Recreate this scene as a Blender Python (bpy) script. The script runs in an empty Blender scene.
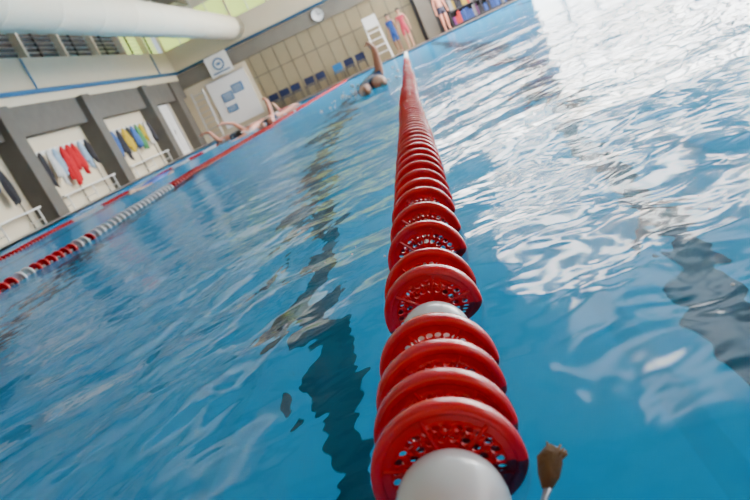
import bpy, bmesh, math, random
import numpy as np
from mathutils import Vector, Matrix, Euler
random.seed(4)
D=bpy.data; col=bpy.context.scene.collection
# ---------------------------------------------------------------- materials
def mat(name,c,rough=0.5,noise=0.0,nscale=8,metal=0.0,emit=None,es=0,coat=0.0,bump=0.0,sss=0.0):
    m=D.materials.new(name); m.use_nodes=True; nt=m.node_tree; b=nt.nodes['Principled BSDF']
    b.inputs['Base Color'].default_value=(*c,1); b.inputs['Roughness'].default_value=rough
    b.inputs['Metallic'].default_value=metal; b.inputs['Coat Weight'].default_value=coat
    if noise or bump:
        tc=nt.nodes.new('ShaderNodeTexCoord'); n=nt.nodes.new('ShaderNodeTexNoise')
        n.inputs['Scale'].default_value=nscale; n.inputs['Detail'].default_value=5
        nt.links.new(tc.outputs['Object'],n.inputs['Vector'])
        if noise:
            mx=nt.nodes.new('ShaderNodeMix'); mx.data_type='RGBA'
            mx.inputs[6].default_value=(*[v*(1-noise) for v in c],1); mx.inputs[7].default_value=(*[min(1,v*(1+noise)) for v in c],1)
            nt.links.new(n.outputs['Fac'],mx.inputs[0]); nt.links.new(mx.outputs[2],b.inputs['Base Color'])
        if bump:
            bp=nt.nodes.new('ShaderNodeBump'); bp.inputs['Strength'].default_value=bump; bp.inputs['Distance'].default_value=0.01
            nt.links.new(n.outputs['Fac'],bp.inputs['Height']); nt.links.new(bp.outputs['Normal'],b.inputs['Normal'])
    if emit:
        b.inputs['Emission Color'].default_value=(*emit,1); b.inputs['Emission Strength'].default_value=es
    return m
M_red=mat('red_plastic',(0.82,0.004,0.014),0.25,0.12,30,coat=0.15)
M_white=mat('white_plastic',(0.92,0.92,0.92),0.2,coat=0.4)
M_cream=mat('cream_wall',(0.68,0.59,0.43),0.8,0.05,2)
M_conc=mat('concrete',(0.125,0.115,0.10),0.9,0.2,3,bump=0.2)
M_concl=mat('concrete_light',(0.20,0.185,0.155),0.9,0.15,3)
M_brownbeam=mat('glulam_beam',(0.20,0.12,0.075),0.7,0.15,4)
M_ceil=mat('ceiling_paint',(0.74,0.70,0.62),0.9,0.05,2)
M_blue=mat('blue_paint',(0.015,0.15,0.36),0.45,0.05)
M_dkblue=mat('navy_plastic',(0.01,0.02,0.07),0.4,0.05)
M_duct=mat('duct_fabric',(0.84,0.77,0.60),0.7,0.04,3)
M_deck=mat('deck_tiles',(0.13,0.05,0.035),0.4,0.2,6)
M_cop=mat('coping_tiles',(0.45,0.45,0.43),0.4,0.1,10)
M_panel=mat('beige_panels',(0.30,0.25,0.15),0.7,0.08,3)
M_dark=mat('dark_metal',(0.05,0.05,0.055),0.5,0.1)
M_wm=mat('white_metal',(0.8,0.8,0.78),0.4,0.04)
M_steel=mat('steel',(0.6,0.6,0.62),0.3,0.05,metal=1)
M_glassd=mat('louvre_glass',(0.06,0.065,0.075),0.25,0.3,2)
M_sky=mat('sky_lit_pane',(0.9,0.95,1),0.3,emit=(1.0,0.98,0.94),es=20)
M_skyr=mat('overcast_pane',(0.9,0.95,1),0.3,emit=(0.97,0.97,1.0),es=3.2)
M_green=mat('window_garden_pane',(0.3,0.4,0.1),0.3,emit=(0.60,0.78,0.18),es=1.8)
M_fill=mat('fill_light_glow',(0.9,0.9,0.9),0.4,emit=(1,0.93,0.8),es=4)  # glow of the fill lights added under the ceiling
M_brown=mat('frayed_brown',(0.16,0.075,0.02),0.7,0.6,90,bump=0.6)
def skinmat(name,skin,suit,lo,hi):
    m=mat(name,skin,0.5,0.06,12); nt=m.node_tree; b=nt.nodes['Principled BSDF']
    tc=nt.nodes.new('ShaderNodeTexCoord'); s=nt.nodes.new('ShaderNodeSeparateXYZ'); nt.links.new(tc.outputs['Object'],s.inputs[0])
    a=nt.nodes.new('ShaderNodeMath'); a.operation='GREATER_THAN'; a.inputs[1].default_value=lo
    c=nt.nodes.new('ShaderNodeMath'); c.operation='LESS_THAN'; c.inputs[1].default_value=hi
    ab=nt.nodes.new('ShaderNodeMath'); ab.operation='ABSOLUTE'; w=nt.nodes.new('ShaderNodeMath'); w.operation='LESS_THAN'; w.inputs[1].default_value=0.19
    m1=nt.nodes.new('ShaderNodeMath'); m1.operation='MULTIPLY'; m2=nt.nodes.new('ShaderNodeMath'); m2.operation='MULTIPLY'
    nt.links.new(s.outputs['Z'],a.inputs[0]); nt.links.new(s.outputs['Z'],c.inputs[0]); nt.links.new(s.outputs['X'],ab.inputs[0]); nt.links.new(ab.outputs[0],w.inputs[0])
    nt.links.new(a.outputs[0],m1.inputs[0]); nt.links.new(c.outputs[0],m1.inputs[1]); nt.links.new(m1.outputs[0],m2.inputs[0]); nt.links.new(w.outputs[0],m2.inputs[1])
    mx=nt.nodes.new('ShaderNodeMix'); mx.data_type='RGBA'; mx.inputs[6].default_value=(*skin,1); mx.inputs[7].default_value=(*suit,1)
    nt.links.new(m2.outputs[0],mx.inputs[0]); nt.links.new(mx.outputs[2],b.inputs['Base Color'])
    return m
# ---------------------------------------------------------------- mesh helpers
def obj(name,me,mats,parent=None,smooth=False):
    o=D.objects.new(name,me); col.objects.link(o)
    for m in (mats if isinstance(mats,(list,tuple)) else [mats]): me.materials.append(m)
    if smooth:
        for p in me.polygons: p.use_smooth=True
    if parent: o.parent=parent
    return o
def empty(name,loc=(0,0,0)):
    o=D.objects.new(name,None); o.location=loc; o.empty_display_size=0.1; col.objects.link(o); return o
class MB:
    """collects boxes / tubes in one mesh with several materials"""
    def __init__(s): s.v=[];s.f=[];s.mi=[];s.mats=[]
    def m(s,mt):
        if mt not in s.mats: s.mats.append(mt)
        return s.mats.index(mt)
    def box(s,x0,x1,y0,y1,z0,z1,mt):
        i=len(s.v); k=s.m(mt)
        s.v+=[(x0,y0,z0),(x1,y0,z0),(x1,y1,z0),(x0,y1,z0),(x0,y0,z1),(x1,y0,z1),(x1,y1,z1),(x0,y1,z1)]
        for q in [(0,3,2,1),(4,5,6,7),(0,1,5,4),(1,2,6,5),(2,3,7,6),(3,0,4,7)]:
            s.f.append(tuple(i+a for a in q)); s.mi.append(k)
    def tube(s,pts,r,mt,n=10,cap=True):
        k=s.m(mt); pts=[Vector(p) for p in pts]; rs=r if isinstance(r,(list,tuple)) else [r]*len(pts)
        base=len(s.v)
        for j,p in enumerate(pts):
            t=(pts[min(j+1,len(pts)-1)]-pts[max(j-1,0)]).normalized()
            ref=Vector((0,0,1)) if abs(t.z)<0.9 else Vector((1,0,0))
            a=t.cross(ref).normalized(); b=t.cross(a)
            for q in range(n):
                an=2*math.pi*q/n; s.v.append(tuple(p+(a*math.cos(an)+b*math.sin(an))*rs[j]))
        for j in range(len(pts)-1):
            for q in range(n):
                s.f.append((base+j*n+q,base+j*n+(q+1)%n,base+(j+1)*n+(q+1)%n,base+(j+1)*n+q)); s.mi.append(k)
        if cap:
            s.f.append(tuple(base+q for q in range(n))); s.mi.append(k)
            s.f.append(tuple(base+(len(pts)-1)*n+q for q in reversed(range(n)))); s.mi.append(k)
    def make(s,name,parent=None,smooth=False,bevel=0,loc=None):
        me=D.meshes.new(name); me.from_pydata(s.v,[],s.f); o=obj(name,me,s.mats,parent)
        for p,k in zip(me.polygons,s.mi): p.material_index=k; p.use_smooth=smooth
        bm=bmesh.new(); bm.from_mesh(me); bmesh.ops.recalc_face_normals(bm,faces=bm.faces); bm.to_mesh(me); bm.free()
        if bevel:
            b=o.modifiers.new('bevel','BEVEL'); b.width=bevel; b.segments=2; b.limit_method='ANGLE'
        if loc: o.location=loc
        return o
def lathe(profile,n,axis='Y',closed=False):
    v=[];f=[]
    for r,h in profile:
        for q in range(n):
            a=2*math.pi*q/n
            v.append((r*math.cos(a),h,r*math.sin(a)) if axis=='Y' else (r*math.cos(a),r*math.sin(a),h))
    m=len(profile)
    for j in range(m if closed else m-1):
        for q in range(n):
            a=j*n;b=((j+1)%m)*n
            f.append((a+q,a+(q+1)%n,b+(q+1)%n,b+q))
    return v,f
# ---------------------------------------------------------------- waves
rng=np.random.RandomState(11)
W=[]
for lam,amp,cnt in [(2.6,0.0050,5),(1.2,0.0032,7),(0.55,0.0020,9),(0.26,0.0013,9),(0.13,0.0005,8)]:
    for i in range(cnt):
        th=rng.uniform(0,2*math.pi); l=lam*rng.uniform(0.75,1.3)
        W.append((2*math.pi/l*math.cos(th),2*math.pi/l*math.sin(th),rng.uniform(0,6.28),amp*rng.uniform(.6,1.2)/math.sqrt(cnt)*1.5,l))
def wave(x,y,cell=0):
    x=np.asarray(x,float);y=np.asarray(y,float)
    xw=x+0.12*np.sin(1.7*y+0.6)+0.05*np.sin(5.1*y+2*x); yw=y+0.12*np.sin(1.9*x+1.0)+0.05*np.sin(4.3*x-1.7*y)
    h=np.zeros(np.broadcast(x,y).shape)
    for kx,ky,ph,a,l in W:
        att=np.clip(1.6-4.0*cell/l,0,1)
        h=h+a*att*np.sin(kx*xw+ky*yw+ph)
    return h
X0,X1,Y0,Y1=-8.7,8.9,-1.5,25.6
def spaced(lo,hi,c,d0,g):
    a=[c]
    while a[-1]<hi: a.append(a[-1]+d0+g*abs(a[-1]-c))
    b=[c]
    while b[-1]>lo: b.append(b[-1]-d0-g*abs(b[-1]-c))
    a=[q for q in a if q<hi]+[hi]; b=[q for q in b if q>lo]+[lo]
    return np.array(sorted(set(b+a)))
xs=spaced(X0,X1,0.1,0.010,0.014); ys=spaced(Y0,Y1,0.3,0.009,0.012)
gx,gy=np.meshgrid(xs,ys); cx=np.gradient(xs); cy=np.gradient(ys); cell=np.maximum(*np.meshgrid(cx,cy))
gz=wave(gx,gy,cell)
nx,ny=len(xs),len(ys)
V=np.stack([gx.ravel(),gy.ravel(),gz.ravel()],1)
idx=np.arange(nx*ny).reshape(ny,nx)
F=np.stack([idx[:-1,:-1].ravel(),idx[:-1,1:].ravel(),idx[1:,1:].ravel(),idx[1:,:-1].ravel()],1)
me=D.meshes.new('pool_water'); me.from_pydata(V.tolist(),[],F.tolist())
M_w=D.materials.new('water_surface'); M_w.use_nodes=True; nt=M_w.node_tree; nt.nodes.clear()
N=nt.nodes.new; Lk=nt.links.new
out=N('ShaderNodeOutputMaterial'); tc=N('ShaderNodeTexCoord')
n1=N('ShaderNodeTexNoise'); n1.inputs['Scale'].default_value=2.6; n1.inputs['Detail'].default_value=3; n1.inputs['Distortion'].default_value=0.6
n2=N('ShaderNodeTexNoise'); n2.inputs['Scale'].default_value=11; n2.inputs['Detail'].default_value=2; n2.inputs['Distortion'].default_value=0.4
Lk(tc.outputs['Object'],n1.inputs['Vector']); Lk(tc.outputs['Object'],n2.inputs['Vector'])
b1=N('ShaderNodeBump'); b1.inputs['Strength'].default_value=0.5; b1.inputs['Distance'].default_value=0.024
b2=N('ShaderNodeBump'); b2.inputs['Strength'].default_value=0.4; b2.inputs['Distance'].default_value=0.010
Lk(n1.outputs['Fac'],b1.inputs['Height']); Lk(n2.outputs['Fac'],b2.inputs['Height']); Lk(b1.outputs[0],b2.inputs['Normal'])
fr=N('ShaderNodeFresnel'); fr.inputs['IOR'].default_value=1.33; Lk(b2.outputs[0],fr.inputs['Normal'])
mn=N('ShaderNodeMath'); mn.operation='MINIMUM'; mn.inputs[1].default_value=0.36; Lk(fr.outputs[0],mn.inputs[0])
gl=N('ShaderNodeBsdfGlossy'); gl.inputs['Roughness'].default_value=0.08; Lk(b2.outputs[0],gl.inputs['Normal'])
tr=N('ShaderNodeBsdfTransparent'); tr.inputs['Color'].default_value=(0.45,0.88,0.97,1)
rf=N('ShaderNodeBsdfRefraction'); rf.inputs['IOR'].default_value=1.33; rf.inputs['Color'].default_value=(0.45,0.88,0.97,1); rf.inputs['Roughness'].default_value=0.03; Lk(b2.outputs[0],rf.inputs['Normal'])
mt=N('ShaderNodeMixShader'); mt.inputs[0].default_value=0.9; Lk(tr.outputs[0],mt.inputs[1]); Lk(rf.outputs[0],mt.inputs[2])
ms=N('ShaderNodeMixShader'); Lk(mn.outputs[0],ms.inputs[0]); Lk(mt.outputs[0],ms.inputs[1]); Lk(gl.outputs[0],ms.inputs[2]); Lk(ms.outputs[0],out.inputs['Surface'])
obj('pool_water',me,M_w,smooth=True)
# ---------------------------------------------------------------- pool basin
DEP=-3.0
M_basin=mat('pool_tiles',(0.015,0.52,0.82),0.6,0.12,1.5)
M_line=mat('pool_line_tiles',(0.006,0.022,0.042),0.6,0.1,8)
mb=MB()
mb.box(X0-.2,X1+.2,Y0-.2,Y1+.2,DEP-.2,DEP,M_basin)
mb.box(X0-.2,X0,Y0-.2,Y1+.2,DEP,-0.03,M_basin); mb.box(X1,X1+.2,Y0-.2,Y1+.2,DEP,-0.03,M_basin)
mb.box(X0,X1,Y0-.2,Y0,DEP,-0.03,M_basin); mb.box(X0,X1,Y1,Y1+.2,DEP,-0.03,M_basin)
for c in [-6.4,-3.7,-1.06,.98,3.6,6.2]:
    mb.box(c-.12,c+.12,Y0+.5,Y1-1.5,DEP,DEP+.006,M_line)
    mb.box(c-.5,c+.5,Y1-1.8,Y1-1.55,DEP,DEP+.007,M_line)
mb.make('swimming_pool_basin')
# ---------------------------------------------------------------- room shell
WX,RX,FY,BY,H=-10.0,11.0,30.0,-4.0,6.0
mb=MB(); zt=0.05
mb.box(WX,X0,BY,FY,-.1,zt,M_deck); mb.box(X1,RX,BY,FY,-.1,zt,M_deck); mb.box(X0,X1,Y1,FY,-.1,zt,M_deck); mb.box(X0,X1,BY,Y0,-.1,zt,M_deck)
mb.make('floor')
mb=MB(); e=0.002
mb.box(X0-.3,X0,Y0-.3,Y1+.3,-.05,zt+.01,M_cop); mb.box(X1,X1+.3,Y0-.3,Y1+.3,-.05,zt+.01,M_cop)
mb.box(X0,X1,Y1,Y1+.3,-.05,zt+.01,M_cop); mb.box(X0,X1,Y0-.3,Y0,-.05,zt+.01,M_cop)
mb.make('trim_pool_coping',bevel=.01)
# left wall
mb=MB()
mb.box(WX-.6,WX-.35,BY,FY,-.1,3.05,M_cream)               # recessed back
mb.box(WX-.6,WX,BY,FY,2.3,3.12,M_conc)                   # concrete lintel
mb.box(WX-.6,WX+.02,BY,FY,3.12,4.45,M_cream)
mb.box(WX-.6,WX,BY,FY,5.3,H,M_cream)
mb.make('wall_left')
pil=[2.2,6.8,11.4,16.05,20.5,25.35]
for y in pil:
    mb=MB(); mb.box(WX-.35,WX+.22,y-.27,y+.27,.05,3.12,M_conc)
    mb.box(WX-.35,WX+.06,y+.27,y+.5,2.0,3.05,M_conc)
    mb.make('concrete_pillar',bevel=.02)
mb=MB(); mb.box(WX-.35,WX+.1,28.4,29.2,.05,3.1,M_conc); mb.make('concrete_pillar',bevel=.02)
# clerestory windows left
k=1; y=BY
while y<FY-.1:
    mb=MB(); y1=min(y+2.3,FY)
    mb.box(WX-.3,WX-.26,y+.05,y1-.05,4.5,5.28,M_glassd if y<25.5 else M_green)
    for j in range(5): mb.box(WX-.27,WX-.2,y+.06,y1-.06,4.52+j*.16,4.54+j*.16,M_steel)
    mb.box(WX-.3,WX+.0,y-.05,y+.06,4.45,5.3,M_cream); mb.box(WX-.28,WX-.18,(y+y1)/2-.02,(y+y1)/2+.02,4.45,5.3,M_dark)
    mb.make('window_%d'%k); k+=1; y=y1
mb=MB(); mb.tube([(WX+.1,BY,3.43),(WX+.1,FY-.1,3.43)],.07,M_blue)
for y in range(-2,30,3): mb.box(WX+.0,WX+.12,y,y+.05,3.4,3.46,M_blue)
mb.make('wall_pipe',smooth=True)
mb=MB(); mb.tube([(WX+.1,FY-.12,3.43),(RX-.1,FY-.12,3.43)],.06,M_blue); mb.make('wall_pipe',smooth=True)
# drop pipes down from the main pipe
mb=MB()
for y in (18.3,27.9): mb.tube([(WX+.1,y,3.43),(WX+.1,y,4.4)],.03,M_blue)
mb.make('wall_pipe',smooth=True)
# door
mb=MB(); mb.box(WX-.3,WX-.22,26.3,27.7,.05,2.28,M_wm); mb.box(WX-.22,WX-.2,26.4,26.97,.2,2.15,M_white); mb.box(WX-.22,WX-.2,27.03,27.6,.2,2.15,M_white)
mb.box(WX-.32,WX-.17,26.2,26.3,.05,2.3,M_steel); mb.box(WX-.32,WX-.17,27.7,27.8,.05,2.3,M_steel)
mb.tube([(WX-.15,26.93,.95),(WX-.15,26.93,1.15)],.015,M_dark); mb.make('door_1')
# far wall
mb=MB()
mb.box(WX-.6,1.0,FY,FY+.3,-.1,2.7,M_panel)
mb.box(WX-.6,-9.2+2.4,FY-.03,FY,-.1,2.65,M_cream)
mb.box(WX-.6,RX+.3,FY-.08,FY+.3,2.7,3.35,M_concl)
mb.box(WX-.6,RX+.3,FY,FY+.3,3.35,4.5,M_cream)
mb.box(WX-.6,RX+.3,FY,FY+.3,5.6,H,M_ceil)
mb.box(1.0,5.8,FY,FY+.3,-.1,2.7,M_dark)
mb.box(5.8,RX+.3,FY,FY+.3,-.1,.35,M_cream)
for i in range(13): 
    x=-6.6+i*.6; mb.box(x-.015,x+.015,FY-.02,FY,.1,2.7,M_conc)
mb.box(-6.8,1.0,FY-.02,FY,1.75,1.79,M_conc)
mb.make('wall_far')
mb=MB(); mb.box(1.15,1.75,FY-.5,FY-.08,.05,4.4,M_concl); mb.make('concrete_pillar',bevel=.02)
x=WX;j=0
while x<RX:
    mb=MB(); x1=x+1.75
    mb.box(x+.06,x1-.06,FY+.1,FY+.14,4.52,5.58,M_green if x<-2 else M_sky)
    mb.box(x-.06,x+.06,FY-.03,FY+.2,4.5,5.6,M_cream); mb.box((x+x1)/2-.02,(x+x1)/2+.02,FY,FY+.1,4.5,5.6,M_wm)
    mb.make('window_%d'%k); k+=1; x=x1
x=5.8
while x<RX-.1:
    mb=MB(); x1=x+1.3
    mb.box(x+.05,x1-.05,FY+.1,FY+.14,.38,2.68,M_sky)
    mb.box(x-.06,x+.06,FY-.03,FY+.2,.35,2.7,M_dark); mb.box(x,x1,FY,FY+.1,1.5,1.56,M_dark)
    mb.make('window_%d'%k); k+=1; x=x1
# right wall glazing
mb=MB(); mb.box(RX,RX+.3,BY,FY,-.1,.5,M_cream); mb.box(RX,RX+.3,BY,FY,5.4,H,M_cream); mb.make('wall_right')
y=BY
while y<FY-.1:
    mb=MB(); y1=y+2.4285
    mb.box(RX+.1,RX+.14,y+.05,y1-.05,.5,5.4,M_sky if y>14 else M_skyr)
    mb.box(RX-.05,RX+.2,y-.1,y+.1,.5,5.4,M_concl); mb.box(RX,RX+.1,y,y1,2.4,2.5,M_dark); mb.box(RX,RX+.1,(y+y1)/2-.03,(y+y1)/2+.03,.5,5.4,M_dark)
    mb.make('window_%d'%k); k+=1; y=y1
mb=MB(); mb.box(WX-.6,RX+.3,BY-.3,BY,-.1,H,M_cream); mb.make('wall_back')
# ceiling with skylights on the right
mb=MB()
mb.box(WX-.6,1.2,BY-.3,FY+.3,H,H+.2,M_ceil); mb.box(9.8,RX+.3,BY-.3,FY+.3,H,H+.2,M_ceil)
SK=[(10.4,12.6),(13.4,16.2),(18.0,21.0),(22.6,25.6),(27,29)]
pr=BY-.3
for a_,b_ in SK+[(FY+.3,0)]:
    mb.box(1.2,9.8,pr,a_,H,H+.2,M_ceil); pr=b_
for y in [-1,3.6,8.2,12.8,17.4,22,26.6]:
    mb.box(WX,RX,y-.12,y+.12,H-.5,H,M_concl if y>10 else M_brownbeam)
for x in [-8,-5.5,-3,-.5]:
    mb.box(x-.05,x+.05,BY,FY,H-.18,H,M_concl)
mb.box(4.9,5.35,BY,FY,H-.75,H-.1,M_brownbeam)
mb.make('ceiling')
for a_,b_ in SK:
    mb=MB(); mb.box(1.2,9.8,a_,b_,H+.12,H+.16,M_sky if a_>13 else M_skyr)
    for x in np.arange(2.6,9.8,1.2): mb.box(x-.04,x+.04,a_,b_,H,H+.12,M_wm)
    mb.make('window_%d'%k); k+=1
for x in (-7.2,-4.2,-1.2):  # added fill lights, shaped like fixtures, to brighten the left half of the hall
    for y in (3,8.4,13,17.6,22.2,27):
        mb=MB(); mb.box(x-.8,x+.8,y-.12,y+.12,H-.32,H-.24,M_fill); mb.box(x-.85,x+.85,y-.16,y+.16,H-.24,H-.19,M_wm)
        mb.tube([(x-.6,y,H-.2),(x-.6,y,H)],.01,M_steel,6); mb.tube([(x+.6,y,H-.2),(x+.6,y,H)],.01,M_steel,6); mb.make('added_fill_light')
# duct
dx,dz,dr=-6.6,4.1,.5
prof=[(0.02,BY+.1)]
y=BY+.1
while y<28.6:
    prof+=[(dr,y+.02),(dr,y+1.9),(dr+.012,y+1.93),(dr+.012,y+1.97),(dr,y+2.0)]; y+=2.0
prof+=[(dr,29.0),(dr*.93,29.35),(dr*.75,29.6),(dr*.4,29.75),(.02,29.8)]
v,f=lathe(prof,40); me=D.meshes.new('air_duct'); me.from_pydata(v,[],f)
dp=empty('ventilation_duct',(dx,0,dz)); obj('duct_tube',me,M_duct,dp,True)
mb=MB()
for yy in np.arange(-3,29,4.0):
    mb.tube([(-.0,yy,dr),(0,yy,H-dz)],.012,M_steel,6)
mb.make('hangers',dp)
# ---------------------------------------------------------------- clothes racks + benches in the bays
def cloth(name,y,z,w,h,c,x=WX-.12,seed=0):
    r=random.Random(seed); nu,nv=18,14; v=[];f=[]
    ph=r.uniform(0,6); lean=r.uniform(-.12,.12)
    for i in range(nv+1):
        t=i/nv; ww=w*(0.12+0.88*min(1,t*1.6)**.6)*(1+.12*math.sin(6*t+ph))
        for q in range(nu+1):
            s=q/nu-.5
            v.append((x+.05*math.sin(s*22+ph)*min(1,t*3+.3)+.02*math.cos(7*s)*t, y+s*ww+lean*t, z-h*t*(1-.35*abs(s)*(1+math.sin(ph)))-(.07*math.sin(s*11+ph) if i==nv else 0)))
    for i in range(nv):
        for q in range(nu): a=i*(nu+1)+q; f.append((a,a+1,a+nu+2,a+nu+1))
    me=D.meshes.new(name); me.from_pydata(v,[],f); o=obj(name,me,mat('cloth_%d'%seed,c,.9,.3,10),None,True)
    so=o.modifiers.new('s','SOLIDIFY'); so.thickness=.015
    return o
tw=[(0.65,0.62,0.58),(0.6,0.008,0.02),(0.7,0.7,0.7),(0.05,0.13,0.38),(0.60,0.42,0.03),(0.08,0.28,0.10),(0.04,0.04,0.05),(0.32,0.45,0.60)]
bays=[(12.0,15.5),(16.7,19.9),(21.2,24.8)]
layout=[[(12.5,7,.35,1.1),(12.9,6,.25,.7),(13.3,0,.4,1.0),(13.9,7,.45,.8),(14.5,3,.3,.6),(15.0,6,.3,1.0)],[(17.0,6,.3,1.0),(17.4,2,.35,1.1),(17.75,7,.3,.8),(18.15,1,.40,1.2),(18.5,1,.45,.8),(18.8,1,.3,1.0),(19.2,7,.35,.9),(19.6,6,.25,.8)],[(21.5,3,.4,.9),(21.95,6,.4,1.15),(22.4,4,.45,.9),(22.75,6,.3,.8),(23.1,3,.35,.8),(23.5,5,.4,.95),(23.9,4,.3,.7),(24.3,0,.35,.9),(24.6,6,.25,.8)]]
sd=0
for (a,b),ly in zip(bays,layout):
    mb=MB(); mb.box(WX-.345,WX-.3,a,b,1.75,1.87,M_wm)
    yy=a+.2
    while yy<b: mb.tube([(WX-.3,yy,1.8),(WX-.2,yy,1.78),(WX-.17,yy,1.84)],.012,M_steel,6); yy+=.3
    mb.make('coat_hook_rail')
    mb=MB()
    for q in range(4): mb.box(WX-.3+q*.1,WX-.22+q*.1,a,b,.48,.52,M_wm)
    for yy in (a+.15,(a+b)/2,b-.15):
        mb.tube([(WX-.28,yy,.05),(WX-.28,yy,1.7)],.02,M_dark,8); mb.tube([(WX+.06,yy,.05),(WX+.06,yy,.48)],.02,M_wm,8); mb.box(WX-.3,WX+.08,yy-.02,yy+.02,.2,.23,M_wm)
    mb.make('changing_bench')
    for (y,ci,w,h) in ly:
        sd+=1; cloth('hanging_towel',y,1.82,w,h,tw[ci],seed=sd)
# ---------------------------------------------------------------- far wall furniture
mb=MB()
for x in (-9.75,-9.15): mb.tube([(x,29.55,.05),(x,29.85,2.35)],.04,M_steel,8)
for j in range(8):
    z=.3+j*.27; y=29.55+.3*(z/2.3); mb.tube([(-9.75,y,z),(-9.15,y,z)],.025,M_steel,8)
mb.make('storage_ladder')
mb=MB(); mb.box(-8.95,-7.0,29.9,29.96,.25,2.4,M_white); mb.box(-8.99,-6.96,29.88,29.92,2.4,2.45,M_steel)
for (x,z,w,h) in [(-8.5,1.35,.55,.4),(-7.9,1.55,.55,.4),(-8.5,.85,.5,.3)]:
    mb.box(x,x+w,29.87,29.9,z,z+h,M_blue)
    for q in range(3): mb.box(x+.06,x+w-.06,29.862,29.87,z+.08+q*.1,z+.11+q*.1,M_white)
mb.make('notice_board')
bn=empty('wall_banner',(-7.9,29.75,3.0))
mb=MB(); nb_=10
for i in range(nb_):
    a=-.55+1.1*i/nb_; mb.box(a,a+1.1/nb_,.012*math.sin(i*1.3),.03+.012*math.sin(i*1.3),-.48+.03*math.sin(i*.7),.45,M_white)
mb.make('cloth_panel',bn)
mb=MB(); mb.tube([(-.6,.02,.46),(.6,.02,.46)],.02,M_dark,8); mb.make('rod',bn)
v,f=lathe([(.2,-.03),(.27,-.03),(.27,-.015),(.2,-.015)],32,closed=True); me=D.meshes.new('b2'); me.from_pydata(v,[],f); obj('ring',me,M_blue,bn)
mb=MB(); mb.box(-.42,.42,-.03,-.015,-.38,-.32,M_blue); mb.box(-.1,.1,-.03,-.015,-.05,.06,M_blue); mb.make('mark',bn)
ck=empty('wall_clock',(-2.9,29.88,3.03))
v,f=lathe([(.01,0),(.24,0),(.27,-.03),(.3,-.03),(.3,.04)],32); me=D.meshes.new('c'); me.from_pydata(v,[],f); obj('case',me,M_white,ck,True)
v,f=lathe([(.27,-.035),(.3,-.035),(.3,.04),(.27,.04)],32,closed=True); me=D.meshes.new('c2'); me.from_pydata(v,[],f); obj('bezel',me,M_dark,ck)
mb=MB(); mb.box(-.012,.012,-.03,-.02,0,.2,M_dark); mb.box(0,.14,-.03,-.02,-.015,.015,M_dark)
for h in range(12):
    a=h*math.pi/6; mb.box(.22*math.cos(a)-.01,.22*math.cos(a)+.01,-.02,-.01,.22*math.sin(a)-.01,.22*math.sin(a)+.01,M_dark)
mb.make('hands',ck)
def chair(x,y,mt):
    mb=MB()
    mb.box(x-.22,x+.22,y-.22,y+.22,.42,.46,mt); mb.box(x-.22,x+.22,y+.2,y+.24,.5,.8,mt)
    for sx in (-.2,.2):
        mb.tube([(x+sx,y-.2,.05),(x+sx,y-.2,.43)],.015,M_dark,6); mb.tube([(x+sx,y+.24,.05),(x+sx,y+.22,.45),(x+sx,y+.22,.78)],.015,M_dark,6)
    mb.make('poolside_chair',bevel=.008)
for i,x in enumerate([-6.2,-5.65,-5.1,-4.4,-3.85,-3.0,-2.45,-1.9]): chair(x,29.2,M_blue if i==5 else M_dkblue)
mb=MB()
for sx in (-.35,.35):
    mb.tube([(-.9+sx,28.3,.05),(-.9+sx*.8,28.7,1.3)],.03,M_wm,8); mb.tube([(-.9+sx,29.4,.05),(-.9+sx*.8,29.1,2.0)],.03,M_wm,8); mb.tube([(-.9+sx*.8,28.7,1.6),(-.9+sx*.8,29.1,1.6)],.025,M_wm,8)
for z in (.4,.7,1.0): mb.tube([(-1.22,28.35+z*.25,z),(-.58,28.35+z*.25,z)],.025,M_wm,8)
mb.box(-1.2,-.6,28.65,29.15,1.3,1.35,M_wm); mb.box(-1.2,-.6,29.08,29.12,1.5,2.0,M_wm)
mb.make('lifeguard_chair')
mb=MB(); mb.box(2.3,5.6,29.4,29.45,.05,2.6,M_dark)
for z in (.1,.7,1.3,1.9,2.55): mb.box(2.3,5.6,28.95,29.45,z,z+.04,M_dark)
for x in (2.3,3.4,4.5,5.57): mb.box(x,x+.04,28.95,29.45,.05,2.6,M_dark)
cc=[mat('foam_%d'%i,c,.7,.05) for i,c in enumerate([(.5,.03,.03),(.03,.12,.5),(.5,.35,.03),(.5,.15,.03),(.02,.06,.25),(.3,.3,.3),(.2,.03,.2),(.02,.02,.03),(.02,.02,.03),(.02,.02,.03)])]
for z in (.14,.74,1.34,1.94):
    x=2.4
    while x<5.5:
        w=random.uniform(.05,.16); mb.box(x,x+w,29.0,29.35,z,z+random.uniform(.3,.5),random.choice(cc)); x+=w+.03
mb.make('kickboard_rack')
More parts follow.
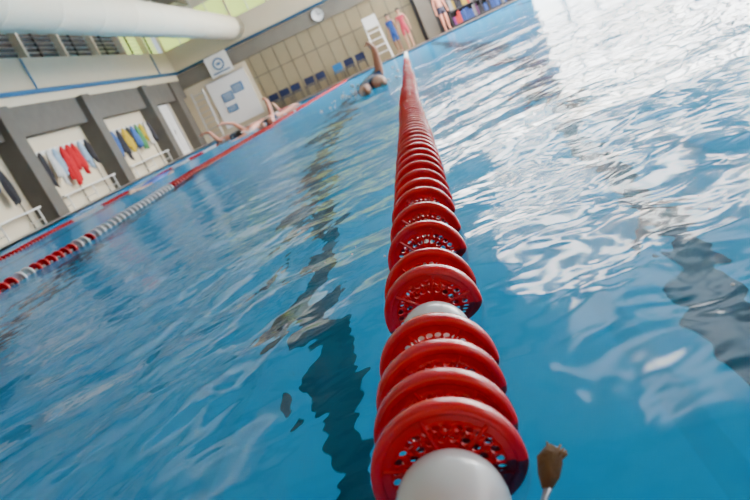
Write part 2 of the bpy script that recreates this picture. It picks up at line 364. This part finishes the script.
# ---------------------------------------------------------------- lane ropes
R=0.056
def disc_hi():
    bm=bmesh.new()
    def yp(r): return .011*(1-r/.047)
    def ring(r0,r1,n,hr,off=0):
        for k in range(n):
            a0=2*math.pi*(k+off)/n; a1=2*math.pi*(k+1+off)/n; ac=(a0+a1)/2; rc=(r0+r1)/2
            S=[]
            for i in range(4): S.append((a0+(a1-a0)*i/4,r0))
            for i in range(4): S.append((a1,r0+(r1-r0)*i/4))
            for i in range(4): S.append((a1-(a1-a0)*i/4,r1))
            for i in range(4): S.append((a0,r1-(r1-r0)*i/4))
            P=[bm.verts.new((r*math.cos(a),yp(r),r*math.sin(a))) for a,r in S]
            if hr:
                Q=[]
                for a,r in S:
                    px,pz=r*math.cos(a)-rc*math.cos(ac),r*math.sin(a)-rc*math.sin(ac); l=math.hypot(px,pz)
                    qx,qz=rc*math.cos(ac)+px/l*hr,rc*math.sin(ac)+pz/l*hr
                    Q.append(bm.verts.new((qx,yp(math.hypot(qx,qz)),qz)))
                for i in range(16): j=(i+1)%16; bm.faces.new((P[i],P[j],Q[j],Q[i]))
            else: bm.faces.new(P)
    ring(.010,.0225,18,0); ring(.0225,.0325,20,.0034); ring(.0325,.0425,30,.0032,.5); ring(.0425,.0475,60,0)
    bmesh.ops.remove_doubles(bm,verts=bm.verts,dist=1e-5)
    bmesh.ops.recalc_face_normals(bm,faces=bm.faces)
    bmesh.ops.solidify(bm,geom=bm.faces[:]+bm.edges[:]+bm.verts[:],thickness=.0022)
    me=D.meshes.new('disc_plate'); bm.to_mesh(me); bm.free(); me.materials.append(M_red)
    return me
RIM=[(.047,.002),(.0475,-.002),(.0495,-.0035),(.053,-.004),(.0553,-.0025),(R,.001),(R,.007),(.055,.011),(.0535,.012),(.052,.011),(.0525,.004),(.050,.0015)]
v,f=lathe(RIM,72,closed=True); me_rim=D.meshes.new('disc_rim'); me_rim.from_pydata(v,[],f); me_rim.materials.append(M_red)
for p in me_rim.polygons: p.use_smooth=True
me_plate=disc_hi()
mb=MB()
for i in range(6):
    a=i*math.pi/3+.2; c,s=math.cos(a),math.sin(a)
    mb.tube([(c*.012,.005,s*.012),(c*.047,-.001,s*.047)],.0016,M_red,6)
mb.tube([(0,-.008,0),(0,.03,0)],.0125,M_red,20)
me_rib=mb.make('tmp').data; D.objects.remove(D.objects['tmp'])
def egg(rr,ll,n=40,m=20):
    v,f=lathe([(max(1e-4,rr*math.sin(math.pi*i/m)**.8),-ll*math.cos(math.pi*i/m)) for i in range(m+1)],n)
    me=D.meshes.new('float_shell'); me.from_pydata(v,[],f); me.materials.append(M_white)
    for p in me.polygons: p.use_smooth=True
    return me
me_float=egg(.038,.036)
LO=[(.012,.010),(.046,.000),(.049,-.007),(.0555,-.005),(R,.008),(.0535,.014),(.046,.006),(.012,.014)]
def rope(name,x0,discs,floats,colf,ystart,yend,hi_until,step=.08,rsc=1.0):
    root=empty(name,(x0,0,0))
    def xo(y): return .006*math.sin(y*1.3)*min(1,y/2)
    n=0
    for y in discs:
        if y>hi_until: break
        z=float(wave(x0,y))*.6+.004
        rot=Euler((random.uniform(-.05,.05)+.04,random.uniform(0,6.28),random.uniform(-.06,.06)))
        for nm,me in (('plate',me_plate),('rim',me_rim),('ribs',me_rib)):
            o=D.objects.new('disc_%d_%s'%(n,nm),me); col.objects.link(o); o.parent=root; o.location=(xo(y),y,z); o.rotation_euler=rot
        n+=1
    for i,y in enumerate(floats):
        o=D.objects.new('float_%d'%i,me_float); col.objects.link(o); o.parent=root; o.location=(xo(y),y,float(wave(x0,y))*.6+.004)
    vv,ff,mi=[],[],[]; tv,tf=lathe(LO,24,closed=True); tv=np.array(tv)
    far=[y for y in discs if y>hi_until]
    for y in far:
        z=float(wave(x0,y))*.6+.004; b=len(vv); vv+=(tv*rsc+np.array([xo(y),y,z])).tolist(); ff+=[tuple(a+b for a in q) for q in tf]; mi+=[colf(y)]*len(tf)
    if vv:
        me=D.meshes.new('far_discs'); me.from_pydata(vv,[],ff); o=obj('far_discs',me,[M_red,M_white,M_blue],root,True)
        me.polygons.foreach_set('material_index',mi)
    mb=MB(); pts=[(xo(y),y,float(wave(x0,y))*.6+.002) for y in np.arange(ystart,yend,.25)]
    mb.tube(pts,.009,M_steel,8); mb.make('cable',root,True)
    mb=MB(); mb.tube([(0,yend-.3,0),(0,yend-.02,.02)],[.02,.02],M_steel,8); mb.make('turnbuckle',root)
    return root
ds=[-.9,-.8,-.7,-.6,-.5,-.4,-.3,-.2,-.1,.0,.06,.12,.18,.24,.38,.425,.475,.53,.665,.715,.84,.955,1.065,1.15]
y=1.235
while y<25.2: ds.append(y); y+=.082
rope('lane_rope',.014,ds,[.345,.602],lambda y: 1 if y>13 else 0,-1.4,25.55,6.0)
ds2=list(np.arange(-1.0,25.3,.085))
def c2(y):
    if y<4.3: return 0 if int(y/.17)%4 else 1
    if y<5.9: return 1
    return 0
rope('lane_rope',-2.47,ds2,[],c2,-1.4,25.55,-5,rsc=.85)
def c3(y):
    if y<9.0: return 0
    return 0 if int(y/1.1)%2 else 1
rope('lane_rope',-5.4,ds2,[],c3,-1.4,25.55,-5,rsc=.85)
# frayed cord end beside the rope
mb=MB()
mb.tube([(.052,.295,-.002),(.064,.312,.004),(.074,.326,.008),(.080,.334,.011)],[.0014,.0016,.002,.003],M_steel,8)
mb.tube([(.076,.330,.009),(.080,.336,.013),(.084,.343,.018),(.088,.348,.019),(.0915,.351,.017)],[.003,.0066,.008,.006,.0015],M_brown,12)
for i in range(14):
    a=random.uniform(0,6.28); mb.tube([(.084,.341,.016),(.090+.006*math.cos(a),.347+.006*math.sin(a),.020+.005*random.uniform(-1,1))],[.003,.0007],M_brown,5)
mb.make('frayed_cord_end',smooth=True)
# bubbles + splashes
M_bub=mat('foam_bubble',(0.85,0.9,0.92),0.08,coat=.5)
def blobs(name,pts,seg=12):
    vv,ff=[],[]; tv,tf=lathe([(max(1e-4,math.sin(math.pi*i/8)),-math.cos(math.pi*i/8)) for i in range(9)],seg); tv=np.array(tv)
    for x,y,z,r in pts:
        b=len(vv); vv+=(tv*r+np.array([x,y,z])).tolist(); ff+=[tuple(a+b for a in q) for q in tf]
    me=D.meshes.new(name); me.from_pydata(vv,[],ff); obj(name,me,M_bub,None,True)
P=[]
for i in range(46):
    if i<40: y=random.uniform(.45,1.8); x=.1+random.uniform(.12,.75)*y
    else: x=random.uniform(-.35,-.05); y=random.uniform(.5,1.5)
    P.append((x,y,float(wave(x,y)),random.choice([.0009,.0012,.0016,.0022])))
blobs('air_bubbles',P)
P=[]
for cx_,cy_,n_ in [(-.5,7.5,50),(-3.5,13.8,60),(-2.9,12.4,50),(-4.5,15.1,50),(-3.9,19.4,40)]:
    for i in range(n_):
        x=cx_+random.gauss(0,.2); y=cy_+random.gauss(0,.25); P.append((x,y,max(0,random.gauss(.02,.04)),random.uniform(.006,.022)))
blobs('water_splash',P,8)
# ---------------------------------------------------------------- people
def figure(name,loc,rot,skm,hairc,arms=None,legs=None,capm=None):
    J={'pel':(0,0,.95,.125),'wai':(0,0,1.12,.11),'che':(0,.0,1.32,.13),'nb':(0,-.01,1.47,.06),'nk':(0,0,1.53,.052),'hd':(0,.015,1.62,.082),'ht':(0,.01,1.70,.07),
       'hiL':(-.09,0,.88,.09),'hiR':(.09,0,.88,.09),'knL':(-.1,.02,.49,.058),'knR':(.1,.02,.49,.058),'anL':(-.1,-.02,.10,.036),'anR':(.1,-.02,.10,.036),'toL':(-.11,.13,.035,.03),'toR':(.11,.13,.035,.03),
       'shL':(-.17,0,1.41,.055),'shR':(.17,0,1.41,.055),'elL':(-.23,-.02,1.13,.04),'elR':(.23,-.02,1.13,.04),'wrL':(-.25,.05,.88,.027),'wrR':(.25,.05,.88,.027),'haL':(-.255,.07,.80,.032),'haR':(.255,.07,.80,.032)}
    for dct in (arms,legs):
        if dct:
            for kk,p in dct.items(): J[kk]=(*p,J[kk][3])
    E=[('pel','wai'),('wai','che'),('che','nb'),('nb','nk'),('nk','hd'),('hd','ht')]
    for s in 'LR': E+=[('pel','hi'+s),('hi'+s,'kn'+s),('kn'+s,'an'+s),('an'+s,'to'+s),('che','sh'+s),('sh'+s,'el'+s),('el'+s,'wr'+s),('wr'+s,'ha'+s)]
    ks=list(J); me=D.meshes.new(name+'_body'); me.from_pydata([J[q][:3] for q in ks],[(ks.index(a),ks.index(b)) for a,b in E],[])
    root=empty(name,loc); root.rotation_euler=rot
    o=obj('body',me,skm,root); sm=o.modifiers.new('skin','SKIN'); 
    for i,q in enumerate(ks): 
        sv=me.skin_vertices[0].data[i]; r=J[q][3]; sv.radius=(r,r*.8 if q in('pel','wai','che') else r); sv.use_root=(q=='pel')
    sub=o.modifiers.new('sub','SUBSURF'); sub.levels=2; sub.render_levels=2; sm.use_smooth_shade=True
    mb=MB()
    for s in 'LR':
        h=Vector(J['ha'+s][:3]); w=Vector(J['wr'+s][:3]); d=(h-w).normalized(); side=d.cross(Vector((0,1,.3))).normalized(); nrm=d.cross(side)
        for i in range(4):
            b=h+side*(.024*(i-1.5)/1.5)+d*.01; L=[.065,.08,.075,.055][i]
            mb.tube([b,b+d*L*.5+nrm*.006,b+d*L+nrm*.02],[.009,.0085,.006],skm,7)
        b=h-d*.03; mb.tube([b,b+side*.035+d*.02,b+side*.045+d*.05],[.011,.01,.007],skm,7)
    mb.make('fingers',root,True)
    hc=Vector(J['hd'][:3])+Vector((0,0,.035))
    v,f=lathe([(max(1e-4,.094*math.sin(math.pi*.56*i/9)),.108*math.cos(math.pi*.56*i/9)) for i in range(10)],20,axis='Z')
    me=D.meshes.new('hair'); me.from_pydata(v,[],f); ho=obj('hair',me,capm or hairc,root,True); ho.location=hc+Vector((0,-.012,0)); ho.rotation_euler=(.3,0,0)
    mb=MB(); f0=Vector(J['hd'][:3])
    mb.tube([f0+Vector((0,.07,.03)),f0+Vector((0,.10,-.005)),f0+Vector((0,.082,-.012))],[.006,.013,.008],skm,8)
    for sx in (-.03,.03): mb.tube([f0+Vector((sx-.01,.078,.03)),f0+Vector((sx+.01,.078,.03))],.008,M_dark,8)
    mb.tube([f0+Vector((-.02,.073,-.04)),f0+Vector((.02,.073,-.04))],.005,M_red,6)
    for sx in (-.085,.085): mb.tube([f0+Vector((sx,0,.03)),f0+Vector((sx*1.05,-.01,-.02))],.014,skm,8)
    mb.make('face',root,True)
    return root
sk1=skinmat('skin_navy_suit',(0.66,0.30,0.18),(0.01,0.02,0.08),.8,1.38); sk2=skinmat('skin_trunks',(0.74,0.30,0.20),(0.02,0.02,0.05),.72,1.02)
sk3=skinmat('skin_red_suit',(0.55,0.3,0.2),(0.5,0.04,0.08),.6,1.42); sk4=skinmat('skin_blue_suit',(0.42,0.23,0.15),(0.03,0.12,0.5),.55,1.42)
hair=mat('dark_hair',(0.03,0.02,0.015),.6,.2,40); capb=mat('swim_cap_dark',(0.02,0.02,0.03),.3,.05); capw=mat('swim_cap_white',(0.8,0.8,0.8),.3,.05)
def prone(name,x,y,heading,skm,cap,arms,z=-.01,roll=0):
    r=(Matrix.Rotation(heading,3,'Z')@Matrix.Rotation(roll,3,'Y')@Matrix.Rotation(-math.pi/2,3,'X')); 
    off=r@Vector((0,0,1.3)); return figure(name,(x-off.x,y-off.y,z-off.z),r.to_euler(),skm,hair,arms,{'anL':(-.08,-.05,.14),'toL':(-.08,.0,.0),'toR':(.08,.0,.0)},cap)
armup={'shR':(.17,-.05,1.42),'elR':(.27,-.32,1.52),'wrR':(.25,-.42,1.74),'haR':(.25,-.41,1.82),'shL':(-.17,.03,1.43),'elL':(-.2,.1,1.7),'wrL':(-.17,.1,1.93),'haL':(-.16,.1,2.01)}
arm2={'shL':(-.17,-.05,1.42),'elL':(-.26,-.33,1.5),'wrL':(-.28,-.36,1.74),'haL':(-.28,-.34,1.82),'shR':(.17,.03,1.43),'elR':(.2,.1,1.7),'wrR':(.17,.1,1.93),'haR':(.16,.1,2.01)}
prone('swimmer',-.44,7.6,.1,sk1,capb,armup,.03,-.15)
prone('swimmer',-3.6,14.0,math.pi-.8,sk2,hair,armup,.06,.2)
prone('swimmer',-2.95,12.6,.25,sk2,hair,armup,.05,-.2)
prone('swimmer',-4.6,15.2,.9,sk2,hair,arm2,.05)
prone('swimmer',-4.7,11.0,0.0,sk4,capb,None,-.02)
prone('swimmer',-3.9,19.5,0.3,sk3,capw,arm2,.03)
figure('standing_person',(.35,28.9,.05),(0,0,3.0),sk3,hair)
figure('standing_person',(-.15,29.2,.05),(0,0,2.5),sk4,hair)
figure('standing_person',(2.0,28.4,.05),(0,0,3.4),sk2,hair)
# ---------------------------------------------------------------- world + camera
w=D.worlds.new('World'); bpy.context.scene.world=w; w.use_nodes=True
w.node_tree.nodes['Background'].inputs[0].default_value=(.8,.9,1,1); w.node_tree.nodes['Background'].inputs[1].default_value=1.0
f=640.0; vp=(405,45); roll=math.radians(25.2); cr,sr=math.cos(roll),math.sin(roll)
dxx,dyy=375-vp[0],250-vp[1]; dp_=dxx*sr+dyy*cr; pitch=math.atan(dp_/f)
foot=(375-sr*dp_,250-cr*dp_); du=(vp[0]-foot[0])*cr-(vp[1]-foot[1])*sr; yaw=math.atan(du/math.hypot(f,dp_))
fw=Vector((-math.sin(yaw)*math.cos(pitch),math.cos(yaw)*math.cos(pitch),-math.sin(pitch)))
r0=Vector((math.cos(yaw),math.sin(yaw),0)); u0=r0.cross(fw); rt=r0*cr-u0*sr; up=r0*sr+u0*cr
cam=D.cameras.new('camera'); co=D.objects.new('camera',cam); col.objects.link(co)
co.matrix_world=Matrix(((rt.x,up.x,-fw.x,.1),(rt.y,up.y,-fw.y,0),(rt.z,up.z,-fw.z,.28),(0,0,0,1)))
cam.lens=f/750*36; cam.clip_start=.02; cam.dof.use_dof=True; cam.dof.focus_distance=.8; cam.dof.aperture_fstop=9
bpy.context.scene.camera=co
